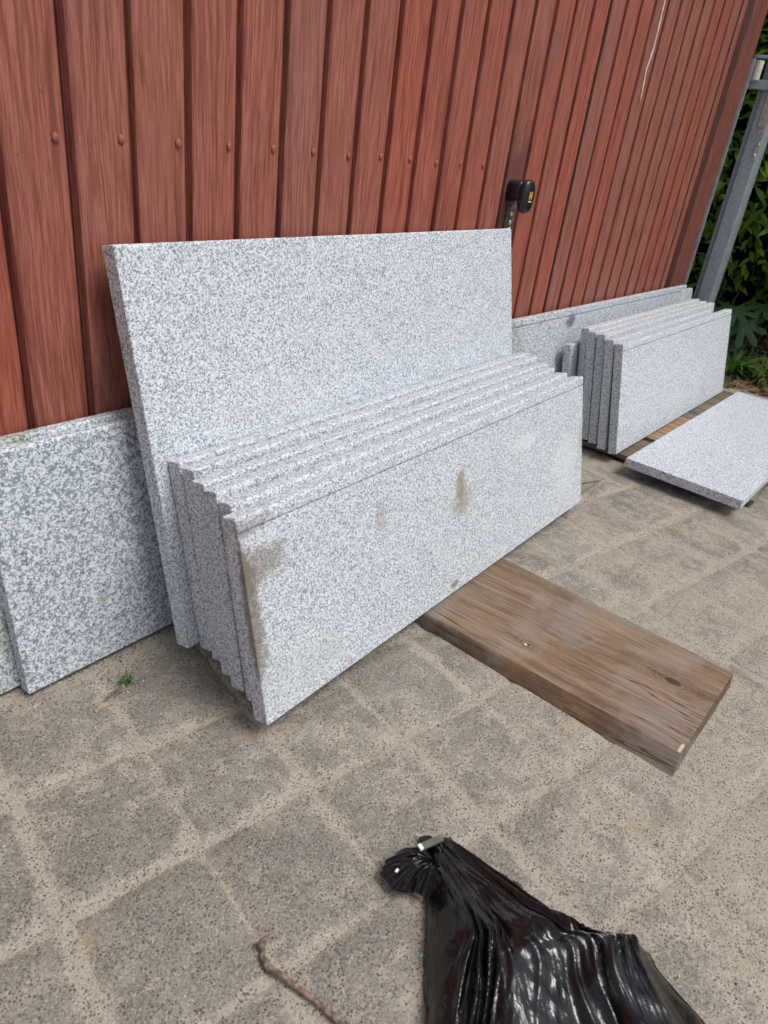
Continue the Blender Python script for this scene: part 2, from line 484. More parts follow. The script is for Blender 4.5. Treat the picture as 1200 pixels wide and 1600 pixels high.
M_twig = simple('bark', (0.16, 0.115, 0.08), 0.85, var=0.5, nscale=90, bump=0.6)
M_twigr = simple('rusty_wire', (0.23, 0.165, 0.12), 0.8, var=0.55, nscale=120, bump=0.6)

def bagmat():
    g = NT('black_polythene')
    v, vr, r = g.objvec(False)
    a = g.noise(v, 55, 4, 0.6, 0.6)
    m0 = g.n('ShaderNodeMapping')
    g.put(m0.inputs['Vector'], v)
    m0.inputs['Rotation'].default_value = (0, 0, radians(-58))
    mp = g.n('ShaderNodeMapping')
    g.put(mp.inputs['Vector'], m0.outputs[0])
    mp.inputs['Scale'].default_value = (0.13, 1, 1)
    b = g.noise(mp.outputs[0], 120, 3, 0.6, 0.5)
    h = g.math('ADD', g.math('MULTIPLY', a, 0.12), b)
    dust = g.noise(v, 14, 4, 0.7)
    c = g.mix(g.math('MULTIPLY', g.ramp(dust, 0.5, 0.75), 0.35), (0.004, 0.004, 0.005), (0.010, 0.010, 0.009))
    rg = g.math('ADD', 0.12, g.math('MULTIPLY', g.ramp(dust, 0.35, 0.8), 0.16))
    m = g.finish(c, rg, g.bump(h, 0.5, 0.0035), 0.6)
    return m
M_bag = bagmat()
M_tape = simple('grey_tape', (0.13, 0.14, 0.12), 0.35, 0, 0.5, 0.2, 50)
M_tag = simple('white_tag', (0.80, 0.82, 0.82), 0.3, 0, 0.5, 0.05, 50)  # plain white of the small tags on the bag

# ------------------------------------------------------------------ object helpers
def tag(o, label=None, cat=None, group=None, kind=None):
    if label: o['label'] = label
    if cat: o['category'] = cat
    if group: o['group'] = group
    if kind or cat: o['kind'] = kind or 'thing'
    return o

def link(name, me, parent=None, loc=(0, 0, 0), rot=(0, 0, 0)):
    o = bpy.data.objects.new(name, me)
    COL.objects.link(o)
    o.location = loc
    o.rotation_euler = rot
    if parent is not None:
        o.parent = parent
    return o

def mesh(name, bm, mat, smooth=False):
    bmesh.ops.recalc_face_normals(bm, faces=bm.faces)
    me = bpy.data.meshes.new(name)
    bm.to_mesh(me)
    bm.free()
    for m in (mat if isinstance(mat, (list, tuple)) else [mat]):
        me.materials.append(m)
    if smooth:
        me.shade_smooth()
    return me

def pydata(name, vs, fs, mat, smooth=False):
    me = bpy.data.meshes.new(name)
    me.from_pydata(vs, [], fs)
    for m in (mat if isinstance(mat, (list, tuple)) else [mat]):
        me.materials.append(m)
    if smooth:
        me.shade_smooth()
    me.update()
    return me

def empty(name, loc=(0, 0, 0), rot=(0, 0, 0)):
    return link(name, None, None, loc, rot)

def add_box(bm, x0, x1, y0, y1, z0, z1):
    vs = [bm.verts.new(p) for p in ((x0, y0, z0), (x1, y0, z0), (x1, y1, z0), (x0, y1, z0),
                                    (x0, y0, z1), (x1, y0, z1), (x1, y1, z1), (x0, y1, z1))]
    for f in ((0, 3, 2, 1), (4, 5, 6, 7), (0, 1, 5, 4), (1, 2, 6, 5), (2, 3, 7, 6), (3, 0, 4, 7)):
        bm.faces.new([vs[i] for i in f])
    return vs

def bevel(bm, w, seg=1):
    es = [e for e in bm.edges if e.is_manifold and e.calc_face_angle(0) > 0.5]
    bmesh.ops.bevel(bm, geom=es, offset=w, segments=seg, affect='EDGES', profile=0.7)

def box_me(name, dims, mat, w=0.0, seg=1):
    bm = bmesh.new()
    add_box(bm, *dims)
    if w:
        bevel(bm, w, seg)
    return mesh(name, bm, mat)

def add_tube(bm, pts, rad, sides=8, cap=True):
    rings = []
    n = len(pts)
    pts = [Vector(p) for p in pts]
    up = Vector((0, 0, 1))
    for i, p in enumerate(pts):
        d = (pts[min(i + 1, n - 1)] - pts[max(i - 1, 0)]).normalized()
        a = d.cross(up)
        if a.length < 1e-3:
            a = d.cross(Vector((1, 0, 0)))
        a.normalize()
        b = d.cross(a)
        r = rad[i] if isinstance(rad, (list, tuple)) else rad
        rings.append([bm.verts.new(p + (a * cos(2 * pi * k / sides) + b * sin(2 * pi * k / sides)) * r) for k in range(sides)])
    for i in range(n - 1):
        for k in range(sides):
            bm.faces.new((rings[i][k], rings[i][(k + 1) % sides], rings[i + 1][(k + 1) % sides], rings[i + 1][k]))
    if cap:
        bm.faces.new(rings[0][::-1])
        bm.faces.new(rings[-1])

# ------------------------------------------------------------------ ground
def sheet(name, x0, x1, y0, y1, z, mat, nx=1, ny=1, amp=0.0):
    vs, fs = [], []
    for j in range(ny + 1):
        for i in range(nx + 1):
            x = x0 + (x1 - x0) * i / nx
            y = y0 + (y1 - y0) * j / ny
            zz = z + (amp * noise.noise(Vector((x * 3, y * 3, 1.7))) if amp else 0)
            vs.append((x, y, zz))
    for j in range(ny):
        for i in range(nx):
            a = j * (nx + 1) + i
            fs.append((a, a + 1, a + nx + 2, a + nx + 1))
    return link(name, pydata(name, vs, fs, mat))

g0 = sheet('ground', -150, 150, -150, 150, -0.02, M_soil)
tag(g0, kind='structure')
def sand_depth(x, y):
    r = 0.34 * x - 0.62 * y - 0.02
    far = max(0.0, min(1.0, (x - 1.6) / 0.35))
    d = (r - 0.20 - 0.30 * far * (1 if y > 0.25 else 0.3) + 0.22 * noise.noise(Vector((x * 2.3, y * 2.3, 8)))) / 0.16
    return max(0.0, min(1.0, d))
pave = sheet('pavement', -4.0, 3.97, -5.0, 1.16, -0.0026, M_sand, 220, 170, 0.0016)
for v in pave.data.vertices:
    v.co.z += 0.0012 * sand_depth(v.co.x, v.co.y)
tag(pave, kind='structure')

# paving stones, each a slab of its own; five cuts shared between them
GX, GY, GA = 0.1945, 0.218, radians(-13.2)
def stone_mesh(seed):
    rnd = random.Random(seed)
    hx, hy = GX / 2 - 0.0022, GY / 2 - 0.0022
    us = [-1, -0.90, -0.64, 0, 0.64, 0.90, 1]
    vs, fs, ed = [], [], []
    N = len(us)
    cut = [rnd.uniform(0.2, 1.0) for _ in range(4)]
    for j, v in enumerate(us):
        for i, u in enumerate(us):
            e = min(1.0, min(1 - abs(u), 1 - abs(v)) / 0.36)
            x, y = u * hx, v * hy
            x += 0.0035 * noise.noise(Vector((y * 30, seed * 3.1, 0.5))) * (1 - e)
            y += 0.0035 * noise.noise(Vector((x * 30, seed * 3.1, 7.5))) * (1 - e)
            if e == 0:
                k = (1 if u > 0 else 0) + (2 if v > 0 else 0)
                if abs(u) == 1 and abs(v) == 1:
                    x *= 1 - 0.10 * cut[k]
                    y *= 1 - 0.10 * cut[k]
                x += rnd.uniform(-0.0025, 0.0025)
                y += rnd.uniform(-0.0025, 0.0025)
            z = {True: -0.0062}.get(e == 0, -0.0008 if e < 0.5 else 0.0004) + rnd.uniform(-0.0004, 0.0004)
            vs.append((x, y, z))
            ed.append(e)
    for j in range(N - 1):
        for i in range(N - 1):
            a = j * N + i
            fs.append((a, a + 1, a + N + 1, a + N))
    me = pydata('paving_stone', vs, fs, M_stone, True)
    at = me.attributes.new('edge', 'FLOAT', 'POINT')
    at.data.foreach_set('value', ed)
    return me
SM = [stone_mesh(i) for i in range(7)]
u0, v0 = 0.111 + GX / 2, 0.628 + GY / 2
cnt = 0
for i in range(-4, 24):
    for j in range(-9, 4):
        u = u0 + i * GX
        v = v0 + j * GY
        x = u * cos(GA) - v * sin(GA)
        y = u * sin(GA) + v * cos(GA)
        if not (-0.25 < x < 3.86 and -0.62 < y < 1.03):
            continue
        if y < -0.25 and x > 2.6:
            continue
        x += random.uniform(-0.005, 0.005)
        y += random.uniform(-0.005, 0.005)
        o = link('paving_stone', random.choice(SM), pave, (x, y, 0.0012 + random.uniform(-0.0012, 0.0008)),
                 (random.uniform(-.004, .004), random.uniform(-.004, .004), GA + random.choice((0, pi)) + random.uniform(-.028, .028)))
        cnt += 1

# ------------------------------------------------------------------ garage door
YAW = -0.02
garage = empty('garage', (0, 1.105, 0), (0, 0, YAW))
tag(garage, 'garage with red brown door of ribbed vertical boards and black pull handle', 'garage')
PITCH, G0 = 0.108, 0.656
TOP = 2.05
def board_mesh(w=PITCH, dip=0.0):
    # cross-section of one pressed board; x from the left groove to the right groove
    pr = [(0.000, 0.018), (0.0012, 0.015), (0.0030, 0.0022), (0.0058, 0.0), (w - 0.034, 0.0004),
          (w - 0.031, 0.0024), (w - 0.0125, 0.0032), (w - 0.0085, 0.0065), (w - 0.0070, 0.0155), (w - 0.006, 0.018)]
    zs = [0.03, 0.5, 1.0, 1.5, TOP]
    vs, fs = [], []
    for z in zs:
        for x, y in pr:
            vs.append((x, y, z))
    n = len(pr)
    for k in range(len(zs) - 1):
        for i in range(n - 1):
            a = k * n + i
            fs.append((a, a + 1, a + n + 1, a + n))
    return pydata('board', vs, fs, M_red)
BM_ = board_mesh()
NB = range(-11, 28)
STM = M_red.copy()
STM.name = 'red_paint_hand_stain'
_t = STM.node_tree
_b = [q for q in _t.nodes if q.type == 'BSDF_PRINCIPLED'][0]
_src = _b.inputs['Base Color'].links[0].from_socket
_tc = _t.nodes.new('ShaderNodeTexCoord')
_sp = _t.nodes.new('ShaderNodeSeparateXYZ')
_t.links.new(_tc.outputs['Object'], _sp.inputs[0])
_nz = _t.nodes.new('ShaderNodeTexNoise'); _nz.inputs['Scale'].default_value = 18; _nz.inputs['Detail'].default_value = 4
_t.links.new(_tc.outputs['Object'], _nz.inputs['Vector'])
def _m(op, a, b, clamp=False):
    q = _t.nodes.new('ShaderNodeMath'); q.operation = op; q.use_clamp = clamp
    for k, v in enumerate((a, b)):
        if hasattr(v, 'links'): _t.links.new(v, q.inputs[k])
        else: q.inputs[k].default_value = v
    return q.outputs[0]
_d = _m('ABSOLUTE', _m('SUBTRACT', _sp.outputs[2], 0.83), 0)
_d = _m('ADD', _d, _m('MULTIPLY', _m('SUBTRACT', _nz.outputs['Fac'], 0.5), 0.20))
_f = _m('MULTIPLY', _m('SUBTRACT', 0.22, _d), 7.0, True)
_f = _m('MULTIPLY', _f, 0.75)
_mx = _t.nodes.new('ShaderNodeMix'); _mx.data_type = 'RGBA'
_t.links.new(_f, _mx.inputs[0]); _t.links.new(_src, _mx.inputs[6]); _mx.inputs[7].default_value = (0.105, 0.045, 0.042, 1)
_t.links.new(_mx.outputs[2], _b.inputs['Base Color'])
BST = BM_.copy()
BST.materials[0] = STM
for n in NB:
    x = G0 + PITCH * n - PITCH + 0.0045
    o = link('board', BST if n == 13 else BM_, garage, (x + random.uniform(-.0006, .0006), random.uniform(-.0006, .0006), 0))
link('backing_sheet', box_me('backing_sheet', (-0.6, 3.66, 0.0185, 0.03, 0.02, TOP), simple('groove_dark_red', (0.045, 0.012, 0.01), 0.7)), garage)
# rivets on the stepped edge of every board
bm = bmesh.new()
bmesh.ops.create_uvsphere(bm, u_segments=10, v_segments=6, radius=0.0062, matrix=Matrix.Diagonal((1, 0.55, 1.15, 1)))
RV = mesh('rivet', bm, M_red, True)
for n in range(-4, 12):
    x = G0 + PITCH * n
    link('rivet', RV, garage, (x - 0.0215, 0.0012, 0.885 + random.uniform(-.003, .003) + 0.001 * n))
# loose seam between two boards (darker gap)
link('seam_strip', box_me('seam_strip', (2.3755, 2.3835, 0.001, 0.018, 0.03, TOP), simple('seam_black', (0.018, 0.008, 0.008), 0.6)), garage)
# reveal, jamb and its grey edge
def prism(name, pts, z0, z1, mat, parent, w=0):
    bm = bmesh.new()
    a = [bm.verts.new((x, y, z0)) for x, y in pts]
    b = [bm.verts.new((x, y, z1)) for x, y in pts]
    n = len(pts)
    for i in range(n):
        bm.faces.new((a[i], a[(i + 1) % n], b[(i + 1) % n], b[i]))
    bm.faces.new(a[::-1])
    bm.faces.new(b)
    if w:
        bevel(bm, w, 2)
    return link(name, mesh(name, bm, mat), parent)
prism('door_edge', [(3.578, 0.0), (3.612, -0.004), (3.618, -0.004), (3.618, 0.03), (3.578, 0.03)], 0.03, TOP, M_red, garage)
M_reveal_shade = mat_red('reveal_painted_shade', blot=0.3, dark=0.30)  # door red darkened: the shadow of the recess is put into the colour
prism('reveal', [(3.6195, 0.075), (3.66, 0.068), (3.71, 0.056), (3.745, 0.034), (3.7705, 0.016), (3.7705, 0.085), (3.6195, 0.085)], 0.0, TOP + .1, M_reveal_shade, garage)
prism('jamb', [(3.771, 0.0158), (3.790, 0.005), (3.815, 0.0), (3.925, 0.0), (3.93, 0.08), (3.771, 0.08)], 0.0, TOP + 0.1, M_redp, garage, 0.002)
prism('edge_flange', [(3.9315, -0.012), (3.9375, -0.012), (3.9375, 0.06), (3.9315, 0.06)], 0.0, 1.415, M_galv, garage)
link('lintel', box_me('lintel', (-0.75, 3.94, -0.03, 0.09, TOP + 0.10, TOP + 0.20), M_redp, 0.004), garage)
# left jamb, out of frame
prism('jamb', [(-0.75, 0.0), (-0.57, 0.0), (-0.57, 0.07), (-0.75, 0.07)], 0.0, TOP + .1, M_redp, garage, 0.002)
# white paint streak running down the boards
pts = [(2.766, 1.423), (2.770, 1.353), (2.772, 1.285), (2.756, 1.227), (2.770, 1.139)]
fine = []
for k in range(len(pts) - 1):
    for s in range(6):
        t = s / 6
        fine.append((pts[k][0] * (1 - t) + pts[k + 1][0] * t + 0.002 * noise.noise(Vector((k + t, 0, 0)) * 3), pts[k][1] * (1 - t) + pts[k + 1][1] * t))
fine = [(2.762, 1.62), (2.765, 1.52)] + fine + [pts[-1]]
vs, fs = [], []
for i, (x, z) in enumerate(fine):
    w = 0.0042 * (1 + 0.4 * noise.noise(Vector((z * 60, 0, 0)))) * (0.4 + 0.6 * min(1, i / 3, (len(fine) - 1 - i) / 4 + 0.2))
    vs += [(x - w, -0.0022, z), (x, -0.0030, z), (x + w, -0.0022, z), (x + w, 0.0005, z), (x - w, 0.0005, z)]
for i in range(len(fine) - 1):
    for k in range(5):
        fs.append((i * 5 + k, i * 5 + (k + 1) % 5, i * 5 + 5 + (k + 1) % 5, i * 5 + 5 + k))
link('paint_streak', pydata('paint_streak', vs, fs, M_paintwhite), garage)

# faded patch and lever plate round the handle
hx = 2.0
link('handle_plate', box_me('handle_plate', (hx - 0.018, hx + 0.036, -0.004, 0.002, 0.63, 0.845), M_plate, 0.0015), garage)
bm = bmesh.new()
for (px, pz, rr) in ((hx + 0.012, 0.775, 0.006), (hx + 0.012, 0.752, 0.0075), (hx + 0.014, 0.735, 0.005)):
    bmesh.ops.create_uvsphere(bm, u_segments=12, v_segments=6, radius=rr, matrix=Matrix.Translation((px, -0.005, pz)) @ Matrix.Diagonal((1, 0.5, 1, 1)))
add_box(bm, hx + 0.009, hx + 0.017, -0.008, -0.003, 0.68, 0.74)
link('plate_screw', mesh('plate_screw', bm, M_chrome, True), garage)

handle = link('door_handle', None, garage, (1.992, 0.012, 0.835))
def superellipse(n, rx, rz, e=2.6, zt=0.0):
    out = []
    for k in range(n):
        a = 2 * pi * k / n
        c, s = cos(a), sin(a)
        out.append((rx * math.copysign(abs(c) ** (2 / e), c), rz * math.copysign(abs(s) ** (2 / e), s) + zt))
    return out
def loft(secs, name, mat, parent, n=28):
    bm = bmesh.new()
    rings = [[bm.verts.new((x, y, z)) for x, z in superellipse(n, rx, rz, e, zo)] for (y, rx, rz, e, zo) in secs]
    for i in range(len(rings) - 1):
        for k in range(n):
            bm.faces.new((rings[i][k], rings[i][(k + 1) % n], rings[i + 1][(k + 1) % n], rings[i + 1][k]))
    bm.faces.new(rings[0]); bm.faces.new(rings[-1][::-1])
    return link(name, mesh(name, bm, mat, True), parent)
loft([(0.004, 0.026, 0.030, 3, 0.0), (-0.045, 0.026, 0.028, 3.2, 0.006), (-0.058, 0.024, 0.026, 3, 0.004)], 'neck', M_black, handle)
fc = loft([(-0.050, 0.022, 0.034, 2.4, -0.004), (-0.056, 0.030, 0.042, 2.5, -0.006), (-0.066, 0.033, 0.045, 2.5, -0.006),
           (-0.074, 0.030, 0.042, 2.5, -0.006), (-0.077, 0.024, 0.036, 2.4, -0.006), (-0.078, 0.012, 0.02, 2.4, -0.006)], 'grip', M_black, handle)
bm = bmesh.new()
add_box(bm, -0.0075, -0.0030, -0.0796, -0.0778, -0.012, 0.008)
add_box(bm, 0.0030, 0.0075, -0.0796, -0.0778, -0.012, 0.008)
add_box(bm, -0.0030, 0.0030, -0.0796, -0.0778, -0.0045, 0.0005)
link('emblem', mesh('emblem', bm, M_gold), handle)
bm = bmesh.new()
for k in range(5):
    add_box(bm, -0.0085 + k * 0.0036, -0.0085 + k * 0.0036 + 0.0026, -0.0794, -0.0777, -0.0195, -0.0160)
link('lettering', mesh('lettering', bm, M_white), handle)

# garage wall round the corner (keeps daylight out behind the door)
link('wall', box_me('side_wall', (3.79, 3.89, 0.095, 4.0, 0, 2.25), M_brick), garage).rotation_euler = (0, 0, 0)
link('wall', box_me('front_wall', (-3.5, -0.76, 0.02, 0.2, 0, 2.25), M_brick), garage).rotation_euler = (0, 0, 0)
link('wall', box_me('top_wall', (-0.758, 3.788, 0.095, 0.25, 2.05, 2.25), M_brick), garage).rotation_euler = (0, 0, 0)

# ------------------------------------------------------------------ slabs
def slab(name, P0, yaw, lean, L, Hh, t, mat, label, roll=0.0, group=None, groove=True, seed=0, rough=0.0009, topr=0.0045):
    rnd = random.Random(seed)
    # section (y, z) listed round the slab
    c = 0.0016
    sec = [(c, 0), (0, c)]
    if groove:
        gz = Hh - 0.0235
        sec += [(0, gz - 0.0026), (0.0045, gz - 0.0020), (0.0045, gz + 0.0012), (0, gz + 0.0018)]
    for k in range(4):
        a = k / 3 * pi / 2
        sec.append((topr - topr * cos(a), Hh - topr + topr * sin(a)))
    sec += [(t - c, Hh), (t, Hh - c), (t, c), (t - c, 0)]
    nx = max(24, int(L / 0.02))
    xs = [0.0, 0.0015] + [L * i / nx for i in range(1, nx)] + [L - 0.0015, L]
    bm = bmesh.new()
    rings = []
    cy, cz = t / 2, Hh / 2
    for i, x in enumerate(xs):
        end = i in (0, len(xs) - 1)
        ring = []
        for (y, z) in sec:
            # a hand-split edge: small uneven bites along the arrises
            j = noise.noise(Vector((x * 55 + seed * 13, y * 40, z * 55))) * rough
            j2 = max(0.0, noise.noise(Vector((x * 22 + seed * 7.7, z * 3, 4.0))) - 0.42) * 0.006 * (1 if z > Hh / 2 or z < 0.01 else 0)
            yy, zz = y, z
            if y < t / 2:
                yy += max(0, j) * 0.5
            if z > Hh - 0.01:
                zz -= max(0, j) + j2 * 0.5
            if z < 0.01:
                zz += max(0, j) + j2 * 0.5
            if end:
                yy += (cy - y) / t * 0.0026
                zz += 0.0013 if z < cz else -0.0013
            ring.append(bm.verts.new((x, yy, zz)))
        rings.append(ring)
    n = len(sec)
    for i in range(len(rings) - 1):
        for k in range(n):
            bm.faces.new((rings[i][k], rings[i][(k + 1) % n], rings[i + 1][(k + 1) % n], rings[i + 1][k]))
    bm.faces.new(rings[0]); bm.faces.new(rings[-1][::-1])
    me = mesh(name, bm, mat)
    o = link(name, me)
    o.matrix_world = Matrix.Translation(P0) @ Matrix.Rotation(yaw, 4, 'Z') @ Matrix.Rotation(-roll, 4, 'Y') @ Matrix.Rotation(-lean, 4, 'X')
    tag(o, label, 'stone slab', group)
    return o

Z0 = 0.042
GF, GRT, GL = 'granite step slabs stacked on edge in front', 'granite slabs stacked on edge at the right', 'granite slabs leaning at the left'
slab('granite_slab', (0.6432, 0.6142, Z0), -0.0091, 0.2436, 1.279, 0.3743, 0.034, M_front,
     'front light grey granite slab with brown stains and a thin groove', group=GF, seed=1, rough=0.0012)
FA = [((0.6660, 0.660, Z0), 0.217, 1.232, 'granite slab directly behind the brown stained front slab'),
      ((0.6690, 0.703, Z0), 0.207, 1.228, 'third granite slab from the front in the stack of six'),
      ((0.6800, 0.7415, Z0), 0.218, 1.258, 'fourth granite slab from the front in the stack of six'),
      ((0.6950, 0.785, Z0), 0.220, 1.268, 'fifth granite slab from the front, second before the tall slab'),
      ((0.7000, 0.8255, Z0), 0.232, 1.295, 'rearmost step slab of the front stack, against the tall slab')]
for k, (p, ln, L, lab) in enumerate(FA):
    slab('granite_slab', p, -0.008, ln, L, 0.375 + (0.003 if k % 2 else 0), 0.0325, M_gr, lab, group=GF, seed=10 + k, groove=False, topr=0.005, rough=0.0005)
slab('granite_slab', (0.6754, 0.8628, Z0), -0.006, 0.2325, 1.279, 0.7214, 0.034, M_big,
     'tall pale speckled granite slab leaning high against the red door', seed=3, groove=False)
slab('granite_slab', (0.428, 0.984, 0.010), -0.02, 0.13, 1.30, 0.440, 0.026, M_left,
     'coarse dark speckled granite slab at the left edge below the red boards', group=GL, seed=4, groove=False, topr=0.006)
slab('granite_slab', (0.395, 1.0185, 0.008), -0.02, 0.105, 1.30, 0.447, 0.022, M_moss,
     'greenish tinged granite slab showing behind the coarse dark one', group=GL, seed=5, groove=False)

RS = [((2.3845, 0.6712, Z0), 0.2171, 1.2512, 0.3814, -0.0384, 'front slab of the right hand granite stack, with a thin top groove'),
      ((2.3903, 0.7162, Z0), 0.1925, 1.0714, 0.384, -0.035, 'second slab of the right hand stack, shorter than its neighbours'),
      ((2.4155, 0.7609, Z0), 0.184, 1.2272, 0.388, -0.035, 'middle slab of the right hand granite stack'),
      ((2.4259, 0.798, Z0), 0.1878, 1.2256, 0.386, -0.035, 'fourth slab of the right hand granite stack, counted from the front'),
      ((2.4499, 0.838, Z0), 0.1754, 1.2122, 0.386, -0.035, 'rear slab of the right hand granite stack')]
for k, (p, ln, L, Hh, yw, lab) in enumerate(RS):
    slab('granite_slab', p, yw, ln, L, Hh, 0.031, M_right, lab, group=GRT, seed=20 + k, groove=(k == 0))
slab('granite_slab', (2.405, 0.884, Z0), -0.035, 0.170, 1.18, 0.325, 0.028, M_right,
     'low granite slab peeping out left behind the right hand stack', seed=30, groove=False)
slab('granite_slab', (2.04, 0.940, 0.030), YAW, 0.185, 1.80, 0.443, 0.026, M_back,
     'long granite slab lying on edge against the red door behind both stacks', roll=-0.010, seed=31, groove=True)
slab('granite_slab', (3.755, 0.915, 0.020), YAW, 0.16, 0.185, 0.412, 0.024, M_right,
     'short pale granite offcut upright beside the grey post', seed=32, groove=False)
# slab lying flat, overhanging the pallet
lay = slab('granite_slab', (0, 0, 0), 0, 0, 1.29, 0.390, 0.032, M_right,
           'granite slab lying flat in front of the right hand stack', seed=33, groove=False, rough=0.0012)
# local x = length, local z = width; laid down so that the front face looks up
LX = Vector((3.640 - 2.3820, 0.5575 - 0.6170, 0)).normalized()
LW = Vector((LX.y, -LX.x, 0))
lay.matrix_world = Matrix(((LX.x, 0, -LW.x, 2.2995), (LX.y, 0, -LW.y, 0.2270), (0, -1, 0, 0.0700), (0, 0, 0, 1)))
lay.matrix_world = Matrix.Translation((2.3000, 0.2280, 0.0690)) @ Matrix(((LX.x, 0, -LW.x, 0), (LX.y, 0, -LW.y, 0), (0, -1, 0, 0), (0, 0, 0, 1)))

# ------------------------------------------------------------------ timber
# plank under the front stack
bm = bmesh.new()
B = [(1.083, 0.0465, 0.0), (1.430, 0.031, 0.0), (1.478, 0.905, 0.0), (1.128, 0.915, 0.0)]
T = [(1.1105, 0.0500, 0.034), (1.4368, 0.0355, 0.034), (1.476, 0.905, 0.033), (1.120, 0.915, 0.033)]
NL = 40
ox, oy = 1.1, 0.04
rings = []
for i in range(NL + 1):
    t = i / NL
    def lerp(a, b):
        return Vector(a).lerp(Vector(b), t)
    bl, br, tl, tr = lerp(B[0], B[3]), lerp(B[1], B[2]), lerp(T[0], T[3]), lerp(T[1], T[2])
    w = 0.0008 * noise.noise(Vector((0, t * 22, 0.3)))
    w2 = 0.0012 * noise.noise(Vector((5, t * 16, 0.3)))
    sag = 0.0
    row = [bl + Vector((w, 0, 0.0005)), bl.lerp(tl, .45) + Vector((w2 * 1.2, 0, 0)), tl + Vector((w2, 0, -0.004)), tl + Vector((0.0035 + w, 0, sag))]
    for k in (0.2, 0.4, 0.6, 0.8):
        row.append(tl.lerp(tr, k) + Vector((0, 0, 0.0006 * noise.noise(Vector((k * 9, t * 7, 2))))))
    row += [tr + Vector((-0.0035 + w, 0, 0)), tr + Vector((w2, 0, -0.004)), br + Vector((w2, 0, 0.0005))]
    rings.append([bm.verts.new((p.x - ox, p.y - oy, p.z)) for p in row])
n = len(rings[0])
for i in range(NL):
    for k in range(n):
        bm.faces.new((rings[i][k], rings[i][(k + 1) % n], rings[i + 1][(k + 1) % n], rings[i + 1][k]))
bm.faces.new(rings[0]); bm.faces.new(rings[-1][::-1])
bm.normal_update()
plank = empty('wooden_plank', (ox, oy, 0))
tag(plank, 'wide weathered brown plank on the paving, sticking out under the front granite stack', 'plank')
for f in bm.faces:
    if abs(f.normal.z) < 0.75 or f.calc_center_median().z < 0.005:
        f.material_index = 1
link('plank_board', mesh('plank_board', bm, [M_plank, M_plankside]), plank)
bm = bmesh.new()
add_box(bm, 0, 0.026, 0, 0.0055, -0.004, 0.0009)
bevel(bm, 0.0007)
link('splinter_scar', mesh('splinter_scar', bm, M_pale), plank, (1.115 - ox, 0.0522 - oy, 0.034), (0, 0, -0.05))
bm = bmesh.new()
bmesh.ops.create_icosphere(bm, subdivisions=2, radius=0.004, matrix=Matrix.Diagonal((1.2, .9, 0.35, 1)))
o = link('stone_chip', mesh('stone_chip', bm, M_pale), None, (1.184, 0.402, 0.0352))
tag(o, 'tiny pale chip lying on top of the weathered plank', 'stone chip')

bat = link('support_batten', box_me('support_batten', (0.745, 0.815, 0.672, 0.945, 0.0, 0.0325), M_batten, 0.002))
tag(bat, 'dark wooden batten under the left end of the front stack', 'batten')
bat = link('support_batten', box_me('support_batten', (0.66, 0.90, 0.99, 1.03, 0.0, 0.006), M_batten, 0.001))
tag(bat, 'thin dark lath on the ground beside the door under the tall slab', 'batten')

# pallet under the right stack
pal = empty('wooden_pallet', (2.43, 0.2, 0))
tag(pal, 'low dirty wooden pallet under the right hand granite stack', 'pallet')
edges = [0.0, 0.225, 0.27, 0.365, 0.475, 0.49, 0.655, 0.665, 0.85, 0.86, 0.972, 0.985, 1.09, 1.10, 1.27]
bd = [(0.0, 0.222, M_pallet), (0.262, 0.365, M_pallet2), (0.3685, 0.475, M_pallet2), (0.480, 0.655, M_pallet2), (0.66, 0.85, M_pallet3),
      (0.856, 0.972, M_pallet), (0.978, 1.09, M_pallet3), (1.096, 1.27, M_pallet)]
for k, (a, b, m) in enumerate(bd):
    me = box_me('deck_board', (a, b, random.uniform(-.004, .012), 0.83 + random.uniform(-.02, .02), 0.0165, 0.0325), m, 0.0016)
    link('deck_board', me, pal)
for yy in (0.04, 0.40, 0.74):
    link('bearer', box_me('bearer', (0.004, 1.262, yy, yy + 0.07, 0.0, 0.0162), M_batten, 0.001), pal)

# ------------------------------------------------------------------ gate post and its hardware
post = empty('gate_post', (4.12, 0.955, 0))
tag(post, 'galvanised steel gate post beside the garage door in front of the hedge', 'post')
link('post_tube', box_me('post_tube', (0, 0.145, -0.030, 0.030, 0, 2.1), M_galv, 0.006, 3), post)
link('angle_flange', box_me('angle_flange', (0.030, 0.036, 0.031, 0.060, 0, 2.1), M_galv, 0.001), post)
link('base_plate', box_me('base_plate', (-0.03, 0.175, -0.06, 0.075, 0, 0.008), M_galv, 0.002), post)
def oval_plate(name, cy, cz, hw, hh, d, mat, parent, tilt=0.0):
    bm = bmesh.new()
    n = 20
    rings = []
    for (x, s) in ((0.0, 1.0), (-d * 0.8, 1.0), (-d, 0.88)):
        ring = []
        for k in range(n):
            a = 2 * pi * k / n
            yy = hw * s * cos(a)
            zz = (hh - hw) * math.copysign(1, sin(a)) * (1 if abs(sin(a)) > 0.01 else 0) + hw * s * sin(a)
            ring.append(bm.verts.new((x, cy + yy * cos(tilt) - zz * sin(tilt), cz + yy * sin(tilt) + zz * cos(tilt))))
        rings.append(ring)
    for i in range(2):
        for k in range(n):
            bm.faces.new((rings[i][k], rings[i][(k + 1) % n], rings[i + 1][(k + 1) % n], rings[i + 1][k]))
    bm.faces.new(rings[0]); bm.faces.new(rings[-1][::-1])
    return link(name, mesh(name, bm, mat), parent)
oval_plate('keeper_plate', -0.023, 1.068, 0.011, 0.040, 0.004, M_chrome, post, 0.10)
